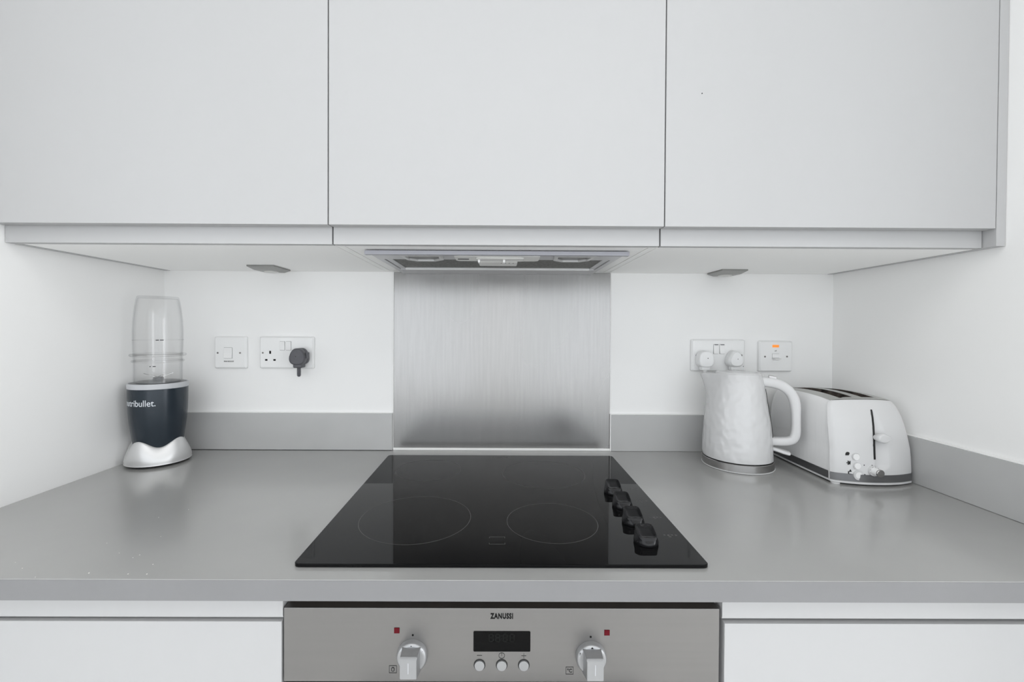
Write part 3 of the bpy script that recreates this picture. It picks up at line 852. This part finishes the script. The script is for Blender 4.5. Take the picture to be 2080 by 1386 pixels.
# inner lip of the open rim
vtop = [(p[0] * 0.965, p[1] * 0.965, p[2]) for p in rings[-1]]
vlow = [(p[0] * 0.955, p[1] * 0.955, 0.2195 - K0) for p in rings[-1]]
loft(b, [rings[-1], vtop, vlow], False, True)
part('kettle_body', b, 'kettle', t, False, angle=50)
b = nb(); lathe(b, [(0.0485, 0.2205 - K0), (0.0492, 0.2250 - K0), (0.0470, 0.2285 - K0), (0.0300, 0.2296 - K0), (0.0020, 0.2298 - K0)], 64, -0.0015); part('lid', b, 'kplastic', t, False)
b = nb()
path_o = [(0.046, 0.2200), (0.060, 0.2195), (0.075, 0.2180), (0.0895, 0.2138), (0.1010, 0.2070), (0.1100, 0.1990), (0.1180, 0.1880), (0.1235, 0.1760), (0.1268, 0.1600), (0.1283, 0.1380),
          (0.1288, 0.1150), (0.1285, 0.0920), (0.1262, 0.0790), (0.1200, 0.0685), (0.1090, 0.0620), (0.0950, 0.0590), (0.078, 0.0575), (0.068, 0.0570)]
path_i = [(0.050, 0.1955), (0.062, 0.1955), (0.075, 0.1935), (0.0845, 0.1905), (0.0920, 0.1860), (0.0985, 0.1800), (0.1040, 0.1710), (0.1075, 0.1600), (0.1090, 0.1480), (0.1098, 0.1320),
          (0.1102, 0.1130), (0.1100, 0.0990), (0.1088, 0.0890), (0.1055, 0.0820), (0.0990, 0.0790), (0.0900, 0.0780), (0.078, 0.0770), (0.068, 0.0765)]
pc = [((o[0] + i[0]) / 2, (o[1] + i[1]) / 2 - K0) for o, i in zip(path_o, path_i)]
pa = [math.hypot(o[0] - i[0], o[1] - i[1]) / 2 for o, i in zip(path_o, path_i)]


def resample(pts, vals, n):
    out, ov = [], []
    m = len(pts)
    for k in range(n):
        u = k / (n - 1) * (m - 1); i = min(int(u), m - 2); f = u - i
        P = [pts[max(0, min(m - 1, j))] for j in (i - 1, i, i + 1, i + 2)]
        def cr1(a, b_, c, d): return 0.5 * (2 * b_ + (c - a) * f + (2 * a - 5 * b_ + 4 * c - d) * f * f + (3 * b_ - a - 3 * c + d) * f ** 3)
        out.append((cr1(*[p[0] for p in P]), cr1(*[p[1] for p in P])))
        ov.append(vals[i] * (1 - f) + vals[i + 1] * f)
    return out, ov


pc2, pa2 = resample(pc, pa, 60)
sweep_xz(b, pc2, pa2, [0.0115] * 60, 24, 3.0)
hd = part('handle', b, 'kplastic', t, False, angle=50)
b = nb(); rbox(b, 0.0640, 0.0800, -0.0080, 0.0080, 0.2160 - K0, 0.2240 - K0, 0.0015)
for v in b.verts: v.co.z -= (v.co.x - 0.064) * 0.17
part('lid_button', b, 'steel_band', hd, False, label='chrome-edged lid release button')
b = nb()
rings = []
for z in [0.072 + 0.118 * k / 14 for k in range(15)]:
    rr_ = None
    for (z0, l0, r0), (z1, l1, r1) in zip(PR, PR[1:]):
        if z0 <= z <= z1: rr_ = r0 + (r1 - r0) * (z - z0) / (z1 - z0)
    rings.append([(rr_ * 0.94, -0.0065, z - K0), (rr_ * 1.0 + 0.0002, -0.0065, z - K0), (rr_ + 0.0012, -0.003, z - K0), (rr_ + 0.0012, 0.003, z - K0), (rr_ * 1.0 + 0.0002, 0.0065, z - K0), (rr_ * 0.94, 0.0065, z - K0)])
loft(b, rings); part('water_gauge', b, 'black', t, False, label='narrow dark water gauge behind the handle')
b = nb(); sweep_xz(b, [(0.070, 0.0500 - K0), (0.082, 0.0480 - K0), (0.095, 0.0445 - K0), (0.106, 0.0420 - K0), (0.1085, 0.0412 - K0)], [0.0042, 0.0044, 0.0046, 0.0042, 0.0028], [0.009, 0.011, 0.0125, 0.0125, 0.011], 20, 3.2)
part('power_switch', b, 'kplastic', t, False, label='white lever switch below the handle')

# ------------------------------------------------------------------ toaster
TX, TY, TA = 0.8135, -0.1365, math.radians(-1.0)
t = thing('toaster', 'white two-slot toaster with grey base band in the right corner', 'toaster', (TX, TY, 0), TA)
HL = 0.1125
SEC = [(0.0, .0868, .1125, .0200), (0.02, .0874, .1130, .0200), (0.15, .0876, .1125, .0195), (0.30, .0874, .1112, .0185), (0.45, .0864, .1095, .0175), (0.58, .0850, .1078, .0160), (0.70, .0832, .1056, .0145),
       (0.80, .0808, .1030, .0125), (0.88, .0778, .1000, .0105), (0.94, .0745, .0968, .0090), (0.98, .0705, .0938, .0080), (1.0, .0670, .0915, .0075)]
ZB, ZT0, ZT1 = 0.0065, 0.1765, 0.0105


def sec_at(s):
    for a, c in zip(SEC, SEC[1:]):
        if a[0] <= s <= c[0] + 1e-9:
            f = (s - a[0]) / (c[0] - a[0])
            return [a[k] + (c[k] - a[k]) * f for k in (1, 2, 3)]
    return SEC[-1][1:]


NF, NS = 56, 26


def foot(hx, hy, bu, cut=0.05):
    """outline of the toaster: bowed ends, nearly straight sides, small cut corners; starts at the front left"""
    pts = []
    for i in range(NF + 1):
        u = -1 + 2 * i / NF
        pts.append((u * hx * (1 - 0.0), -hy - bu * (1 - abs(u) ** 2.2) + 0.004 * max(0, abs(u) - 0.94) / 0.06))
    for i in range(1, NS):
        u = -1 + 2 * i / NS
        pts.append((hx + 0.0015 * (1 - u * u), u * hy))
    for i in range(NF + 1):
        u = 1 - 2 * i / NF
        pts.append((u * hx, hy + bu * 0.3 * (1 - u * u) - 0.004 * max(0, abs(u) - 0.94) / 0.06))
    for i in range(1, NS):
        u = 1 - 2 * i / NS
        pts.append((-hx - 0.0015 * (1 - u * u), u * hy))
    return pts


def shp(pts, s, hy):
    sh = -0.010 * max(0, s - 0.4) / 0.6
    out = []
    for x, y in pts:
        H = ZT0 + ZT1 * (1 - min(1, (y / 0.12) ** 2)) - 0.004 * (abs(x) / 0.065) ** 2 * s
        out.append((x + sh, y, ZB + s * (H - ZB)))
    return out


# the scoop to the right of the lever slit, on the front end
SLX = -0.0085
ARC = [(0.060 + 0.0 * k, 0) for k in range(1)]


def slx(z):
    """the lever slit leans gently with the end panel"""
    return SLX + 0.0075 * max(0.0, (z - 0.057) / 0.10) ** 1.6


def arcx(z):
    """right edge of the scoop at height z"""
    f = (z - 0.030) / (0.160 - 0.030)
    if f < 0 or f > 1: return slx(z)
    return slx(z) + 0.034 * (1 - f ** 2.2) ** 0.75 * min(1, (z - 0.024) / 0.02)


def scoop(p):
    x, y, z = p
    if y > -0.06 or z < 0.030 or z > 0.160: return p
    a = arcx(z)
    q = slx(z)
    if x < q or x > a or a - q < 0.001: return p
    u = (x - q) / (a - q)
    dep = 0.0065 * (1 - u ** 1.6) * min(1, (a - q) / 0.02)
    return (x, y + dep, z)


NSL = 70
b = nb(); rings = []
for k in range(NSL + 1):
    s = k / NSL
    hx, hy, bu = sec_at(s)
    rings.append([scoop(p) for p in shp(foot(hx, hy, bu), s, hy)])
npt = len(rings[0])
# front and back shells in smooth white, long sides as separate ribbed panels
vs = [[b.verts.new(p) for p in r] for r in rings]
side_idx = set(range(NF, NF + NS)) | set(range(2 * NF + NS, npt))
for k in range(NSL):
    for i in range(npt):
        if i in side_idx: continue
        b.faces.new((vs[k][i], vs[k][(i + 1) % npt], vs[k + 1][(i + 1) % npt], vs[k + 1][i]))
b.faces.new([v for v in vs[0]][::-1])
bmesh.ops.delete(b, geom=[v for v in b.verts if not v.link_faces], context='VERTS')
shell = part('end_shells', b, 'toast', t, False, angle=40)
for lo in ((NF, NF + NS), (2 * NF + NS, npt)):
    b = nb()
    idx = list(range(lo[0], lo[1])) + [lo[1] % npt]
    sg = 1 if lo[0] == NF else -1
    gv = []
    for k in range(NSL + 1):
        row = []
        for j, i in enumerate(idx):
            x, y, z = rings[k][i]
            ins = -0.0010 * sg if 0 < j < len(idx) - 1 else 0
            row.append(b.verts.new((x + ins, y, z)))
        gv.append(row)
    for k in range(NSL):
        for j in range(len(idx) - 1):
            b.faces.new((gv[k][j], gv[k][j + 1], gv[k + 1][j + 1], gv[k + 1][j]))
    part('side_panel', b, 'toastrib', t, False, angle=40, label='finely ribbed white side panel')


# metal top with two slots
def topz(x, y, lift=0.0):
    H = ZT0 + ZT1 * (1 - min(1, (y / 0.12) ** 2)) - 0.004 * (abs(x) / 0.065) ** 2
    return H + lift


SLOTS = ((-0.0405, -0.0100), (0.0100, 0.0405)); SLY = 0.078
xs = sorted(set([-0.0405, -0.0100, 0.0100, 0.0405] + [round(-0.0670 + 0.134 * i / 24, 5) for i in range(25)]))
b = nb()
hx, hy, bu = SEC[-1][1:]
NU = len(xs); ysn = 44
grid = []
for j in range(ysn + 1):
    row = []
    for i, x in enumerate(xs):
        u = x / 0.0670
        yf = -hy - bu * (1 - abs(u) ** 2.2); yb_ = hy + bu * 0.3 * (1 - u * u)
        v = j / ysn
        y = yf + (yb_ - yf) * v
        # pull rows onto the slot ends
        row.append((x, y))
    grid.append(row)
rim_in = 0.0
vv = [[b.verts.new((x - 0.010, y, topz(x, y) - 0.0003 + 0.0010 * min(1, (1 - abs(x / 0.0670)) * 8))) for x, y in r] for r in grid]
for j in range(ysn):
    for i in range(NU - 1):
        xm = (xs[i] + xs[i + 1]) / 2; ym = (grid[j][i][1] + grid[j + 1][i][1]) / 2
        if any(a < xm < c for a, c in SLOTS) and abs(ym + 0.004) < SLY: continue
        b.faces.new((vv[j][i], vv[j][i + 1], vv[j + 1][i + 1], vv[j + 1][i]))
tp = part('top_plate', b, 'toptrim', t, False, angle=40, label='grey metal top with two bread slots')
for a, c in SLOTS:
    b = nb()
    n2 = 20
    for yy0 in (0,):
        x0, x1 = a - 0.010, c - 0.010
        ys_ = [-0.084 + 0.160 * k / n2 for k in range(n2 + 1)]
        L0 = [b.verts.new((x0 - 0.0004, y, topz(a, y) + 0.0002)) for y in ys_]; L1 = [b.verts.new((x0 + 0.002, y, 0.060)) for y in ys_]
        R0 = [b.verts.new((x1 + 0.0004, y, topz(c, y) + 0.0002)) for y in ys_]; R1 = [b.verts.new((x1 - 0.002, y, 0.060)) for y in ys_]
        for k in range(n2):
            b.faces.new((L0[k], L0[k + 1], L1[k + 1], L1[k])); b.faces.new((R0[k + 1], R0[k], R1[k], R1[k + 1])); b.faces.new((L1[k], L1[k + 1], R1[k + 1], R1[k]))
        b.faces.new((L0[0], L1[0], R1[0], R0[0])); b.faces.new((L0[-1], R0[-1], R1[-1], L1[-1]))
    part('bread_slot', b, 'slot', tp, False, label='scorched brown inside of a bread slot')
    b = nb()
    for k in range(7):
        y = -0.07 + 0.0235 * k
        for xx in (x0 + 0.005, x1 - 0.005):
            rbox(b, xx - 0.0006, xx + 0.0006, y - 0.0006, y + 0.0006, 0.07, 0.168, 0.0002, 1)
    part('guard_wires', b, 'slot', tp, False)


def fy(x, z):
    """front surface of the toaster end at x,z (local)"""
    s = (z - ZB) / (ZT0 - ZB); s = max(0, min(1, s))
    hx, hy, bu = sec_at(s)
    u = min(1, abs(x) / hx)
    return -hy - bu * (1 - u ** 2.2)


def band(bm, z0, z1, out, i0, i1, closed=False):
    rr = []
    for z, o in ((z0, 0.0), (z0 + 0.0002, out), (z1 - 0.0002, out), (z1, 0.0)):
        s = max(0, (z - ZB) / (ZT0 - ZB)); hx, hy, bu = sec_at(s)
        f = foot(hx + o, hy + o, bu)
        rr.append([(f[i % npt][0], f[i % npt][1], z) for i in range(i0, i1 + 1)])
    vs_ = [[bm.verts.new(p) for p in r] for r in rr]
    n_ = len(vs_[0])
    for a_, c_ in zip(vs_, vs_[1:]):
        for i in range(n_ if closed else n_ - 1):
            bm.faces.new((a_[i], a_[(i + 1) % n_], c_[(i + 1) % n_], c_[i]))


b = nb(); band(b, 0.0085, 0.0245, 0.0008, 0, NF); part('base_band', b, 'band_dark', t, False, label='grey metal band along the front end')
b = nb(); band(b, 0.0085, 0.0245, 0.0008, 2 * NF + NS + 1, npt - 1); part('base_band', b, 'band_dark', t, False, label='grey metal band along the left side')
b = nb(); band(b, 0.0085, 0.0245, 0.0008, NF + 1, NF + NS - 1); part('base_band', b, 'band_dark', t, False, label='grey metal band along the right side')
b = nb()
f0 = foot(0.0876, 0.1135, 0.0202)
loft(b, [[(x * 0.97, y * 0.97, 0.0030) for x, y in f0], [(x, y, 0.0040) for x, y in f0], [(x, y, 0.0078) for x, y in f0], [(x * 0.985, y * 0.985, 0.0082) for x, y in f0]])
part('base_rim', b, 'toast', t, False)
for x, y in ((-0.078, -0.112), (0.070, -0.100), (-0.070, 0.100), (0.070, 0.100)):
    b = nb(); lathe(b, [(0.0080, 0.0), (0.0085, 0.0010), (0.0085, 0.0035)], 20, x, y); part('foot', b, 'toast', t, False)
# lever slit, lever, buttons, dial
b = nb(); n3 = 24; L = []
for k in range(n3 + 1):
    z = 0.0570 + (0.1600 - 0.0570) * k / n3
    L.append(z)
rings = []
for z in L:
    xo = slx(z) - 0.0005
    y0 = fy(xo - 0.002, z)
    rings.append([(xo - 0.0019, y0 - 0.0008, z), (xo + 0.0019, y0 - 0.0008, z), (xo + 0.0019, y0 + 0.010, z), (xo - 0.0019, y0 + 0.010, z)])
loft(b, rings); part('lever_slit', b, 'black', t, False, label='narrow black lever slit')
lz = 0.1015
b = nb()
yb0 = fy(0.008, lz) + 0.004
rings = []
for d, hw, hh in ((0.0, 0.0120, 0.0050), (-0.006, 0.0145, 0.0080), (-0.013, 0.0150, 0.0105), (-0.018, 0.0140, 0.0100), (-0.0210, 0.0110, 0.0068)):
    ring_ = []
    for px_, pz_, _ in sup(28, hw, hh, 2.3):
        taper = 1 - 0.55 * max(0, px_ / hw)
        ring_.append((SLX + 0.0135 + px_, yb0 + d, lz + pz_ * taper + 0.002))
    rings.append(ring_)
loft(b, rings); part('lever', b, 'toast', t, False, angle=60, label='white push-down lever')
for k, (x, z) in enumerate(((-0.0445, 0.0610), (-0.0430, 0.0420), (-0.0415, 0.0228))):
    y0 = fy(x, z)
    b = nb(); ring_y(b, x, z, 0.0083, 0.0010, y0 - 0.0002, 32, 0.0008)
    for v in b.verts: v.co.y += (v.co.x - x) * -0.22 * 0
    sr_ = part('button_surround', b, 'toast' if k < 2 else 'toast', t, False)
    b = nb(); cyl_y(b, x, z, y0 + 0.004, y0 - 0.0014, 0.0072, 32, 0.0066); part('button', b, 'rocker', sr_, False)
    if k == 2:
        b = nb(); cyl_y(b, x, z, y0 + 0.004, y0 - 0.0012, 0.0105, 36); part('button_boss', b, 'toast', sr_, False)
# icons: muffin, snowflake, bread
for k, (x, z) in enumerate(((-0.0590, 0.0665), (-0.0575, 0.0475), (-0.0560, 0.0285))):
    y0 = fy(x, z) - 0.0008
    b = nb()
    if k == 0: prism(b, [(x - 0.0034, z - 0.0024), (x + 0.0034, z - 0.0024), (x + 0.0028, z + 0.0010), (x + 0.001, z + 0.0028), (x - 0.001, z + 0.0028), (x - 0.0028, z + 0.0010)], 'y', y0, y0 + 0.002)
    elif k == 1:
        for a in range(3):
            c, s_ = math.cos(a * PI / 3), math.sin(a * PI / 3)
            prism(b, [(x + c * 0.0034 - s_ * 0.0007, z + s_ * 0.0034 + c * 0.0007), (x - c * 0.0034 - s_ * 0.0007, z - s_ * 0.0034 + c * 0.0007), (x - c * 0.0034 + s_ * 0.0007, z - s_ * 0.0034 - c * 0.0007), (x + c * 0.0034 + s_ * 0.0007, z + s_ * 0.0034 - c * 0.0007)], 'y', y0, y0 + 0.002)
    else:
        prism(b, [(x - 0.0018, z + 0.0004), (x + 0.0018, z + 0.0004), (x, z + 0.0042)], 'y', y0, y0 + 0.002)
        for r in ((x - 0.003, x + 0.003, z - 0.0032, z - 0.0027), (x - 0.003, x - 0.0025, z - 0.0032, z + 0.001), (x + 0.0025, x + 0.003, z - 0.0032, z + 0.001)):
            box(b, r[0], r[1], y0, y0 + 0.002, r[2], r[3])
    for v in b.verts: v.co.x = x + (v.co.x - x) * 1.35; v.co.z = z + (v.co.z - z) * 1.35
    part(('muffin_symbol', 'snowflake_symbol', 'bread_symbol')[k], b, 'inkg', t, False)
for x, z in ((-0.0305, 0.0445), (-0.0150, 0.0445), (-0.0300, 0.0250)):
    y0 = fy(x, z) - 0.0005
    b = nb(); cyl_y(b, x, z, y0 + 0.002, y0, 0.0011, 12); part('indicator_dot', b, 'inkg', t, False)
dx, dz = -0.0135, 0.0335
y0 = fy(dx, dz)
b = nb(); cyl_y(b, dx, dz, y0 + 0.003, y0 - 0.0040, 0.0112, 40, 0.0105); dl = part('dial', b, 'toast', t, False, angle=50, label='white browning dial')
b = nb(); cyl_y(b, dx, dz, y0 - 0.003, y0 - 0.0170, 0.0080, 36, 0.0077); part('dial_shaft', b, 'rocker', dl, False)
b = nb(); loft(b, [[(dx + q * math.cos(2 * PI * i / 36), y0 + yy, dz + q * math.sin(2 * PI * i / 36)) for i in range(36)] for yy, q in ((-0.0165, 0.0079), (-0.0190, 0.0079), (-0.0200, 0.0070), (-0.0203, 0.002))])
part('dial_cap', b, 'steel_band', dl, False, label='brushed metal dial cap')
for a in range(5):
    an = math.radians(200 - 40 * a)
    b = nb(); cyl_y(b, dx + 0.0094 * math.cos(an), dz + 0.0094 * math.sin(an), y0 - 0.0035, y0 - 0.0043, 0.0006, 8); part('dial_mark', b, 'inkg', dl, False)

# ------------------------------------------------------------------ blender
BX, BY = -0.835, -0.1135
t = thing('blender', 'slate grey personal blender with a tall clear cup in the left corner', 'blender', (BX, BY, 0))
NB = 96
PK = math.radians(-95)


def base_rings(zs):
    out = []
    for zf, r in zs:
        rg = []
        for i in range(NB):
            ph = 2 * PI * i / NB
            top = 0.0535 + 0.0085 * math.cos(4 * (ph - PK))
            k = 0.5 + 0.5 * math.cos(4 * (ph - PK))
            z = 0.006 + (top - 0.006) * zf
            rr = r + 0.0012 * k * (1 - zf) * zf * 4 - 0.004 * zf * (1 - k)
            rg.append((rr * math.cos(ph), rr * math.sin(ph), z))
        out.append(rg)
    return out


b = nb()
loft(b, base_rings([(0.0, 0.0670), (0.04, 0.0660), (0.14, 0.0672), (0.30, 0.0668), (0.48, 0.0655), (0.66, 0.0632), (0.82, 0.0605), (0.93, 0.0580), (1.0, 0.0560), (1.0, 0.0535), (0.9, 0.0515)]), True, False)
part('base_collar', b, 'silver', t, False, angle=60, label='silver base collar with a wavy top edge')
b = nb(); lathe(b, [(0.0560, 0.0022), (0.0600, 0.0030), (0.0605, 0.0062)], 64); part('underside', b, 'black', t, False)
for a in range(4):
    an = math.radians(-52 + 90 * a)
    b = nb(); lathe(b, [(0.0095, 0.0), (0.0105, 0.0006), (0.0105, 0.0035)], 20, 0.044 * math.cos(an), 0.044 * math.sin(an)); part('rubber_foot', b, 'black', t, False)
b = nb()
lathe(b, [(0.0400, 0.0120), (0.0440, 0.0250), (0.0480, 0.0420), (0.0512, 0.0600), (0.0545, 0.0850), (0.0568, 0.1050), (0.0583, 0.1250), (0.0592, 0.1480), (0.0597, 0.1700), (0.0599, 0.1845)], 96)
mb = part('motor_body', b, 'bbody', t, False, angle=50, label='glossy slate motor body')
b = nb(); lathe(b, [(0.0598, 0.1840), (0.0606, 0.1846), (0.0608, 0.1940), (0.0600, 0.1965), (0.0575, 0.1965), (0.0565, 0.1925), (0.0300, 0.1920)], 96)
rg_ = part('top_ring', b, 'bring', t, False, label='light grey ring round the top')
b = nb(); lathe(b, [(0.0560, 0.1922), (0.0555, 0.1945), (0.0535, 0.1962), (0.0300, 0.1960), (0.0290, 0.1935), (0.010, 0.1935)], 64); part('cup_seat', b, 'btop', rg_, False)
# lettering bent round the body; ends at angle -59 degrees
b = textbm('nutribullet.', 0.0760, 0.0148, 0.004, 0.0002)
end = math.radians(-57.5)
for v in b.verts:
    x, z, d = v.co
    r = 0.05925 + (z / 0.015) * 0.0 + d + 0.0004
    an = end - (0.0760 - x) / 0.0590
    v.co = Vector((r * math.cos(an), r * math.sin(an), 0.1452 + z))
part('brand_lettering', b, 'logo', mb, False, label='pale lettering wrapped round the body')


def shell_lathe(prof, th, n=96):
    """closed thin-walled shell from an outer profile"""
    b = nb()
    inner = [(max(0.0005, r - th), z) for r, z in prof]
    lathe(b, prof + inner[::-1], n, closed=True)
    return b


# upside-down cup: outer wall, closed top
cup = [(0.0480, 0.1975), (0.0482, 0.2300), (0.0486, 0.2560), (0.0488, 0.2570), (0.0492, 0.2700), (0.0500, 0.2960), (0.0500, 0.3200), (0.0488, 0.3500), (0.0462, 0.3760), (0.0432, 0.3960), (0.0412, 0.4040)]
b = nb()
inn = [(0.0462, 0.1975), (0.0464, 0.2300), (0.0468, 0.2560), (0.0474, 0.2700), (0.0482, 0.2960), (0.0482, 0.3200), (0.0470, 0.3500), (0.0445, 0.3750), (0.0415, 0.3945), (0.0392, 0.4015), (0.0010, 0.4020)]
out_ = cup + [(0.0400, 0.4056), (0.0010, 0.4058)]
lathe(b, out_ + inn[::-1], 96, closed=True)
cu = part('cup', b, 'clear', t, False, angle=50, label='tall clear upturned cup')
b = nb(); lathe(b, [(0.0490, 0.2600), (0.0540, 0.2605), (0.0560, 0.2620), (0.0560, 0.2650), (0.0540, 0.2665), (0.0495, 0.2670)], 96, closed=True); part('cup_flange', b, 'clear', cu, False)
b = nb(); lathe(b, [(0.0490, 0.2460), (0.0515, 0.2465), (0.0520, 0.2490), (0.0515, 0.2510), (0.0490, 0.2515)], 96, closed=True); part('cup_thread', b, 'clear', cu, False)
b = nb()
rr_ = 0.0505
lathe(b, [(0.0500, 0.2990), (0.0506, 0.2993), (0.0506, 0.3000), (0.0500, 0.3003)], 96, closed=True)
part('fill_line', b, 'clear', cu, False)
va = math.radians(-52)
b = nb()
for a0, a1, z in ((-6, 1, 0.3003), (3, 11, 0.3003), (-20, -17, 0.2380), (-13, -6, 0.2380)):
    A = [va + math.radians(a0 + (a1 - a0) * k / 6) for k in range(7)]
    rr2 = 0.0508 if z > 0.28 else 0.0492
    lo = [b.verts.new((rr2 * math.cos(a), rr2 * math.sin(a), z - 0.0009)) for a in A]; hi = [b.verts.new((rr2 * math.cos(a), rr2 * math.sin(a), z + 0.0009)) for a in A]
    for k in range(6): b.faces.new((lo[k], lo[k + 1], hi[k + 1], hi[k]))
part('measure_marks', b, 'inkg', cu, False)
# blade hub and blades seen through the foot of the cup
b = nb(); lathe(b, [(0.0440, 0.1965), (0.0440, 0.1995), (0.0300, 0.2005), (0.0120, 0.2015), (0.0100, 0.2080), (0.0070, 0.2100)], 48); bl = part('blade_hub', b, 'btop', t, False)
b = nb()
for a in range(4):
    an = math.radians(20 + 90 * a)
    c, s_ = math.cos(an), math.sin(an)
    pts = [(0.004, -0.004, 0.2085), (0.024, -0.003, 0.2095 if a % 2 else 0.2150), (0.030, 0.001, 0.2100 if a % 2 else 0.2175), (0.022, 0.004, 0.2095 if a % 2 else 0.2150), (0.004, 0.004, 0.2085)]
    loft(b, [[(x * c - y * s_, x * s_ + y * c, z + dz) for x, y, z in pts] for dz in (0, 0.0012)])
part('blades', b, 'steel_band', bl, False)
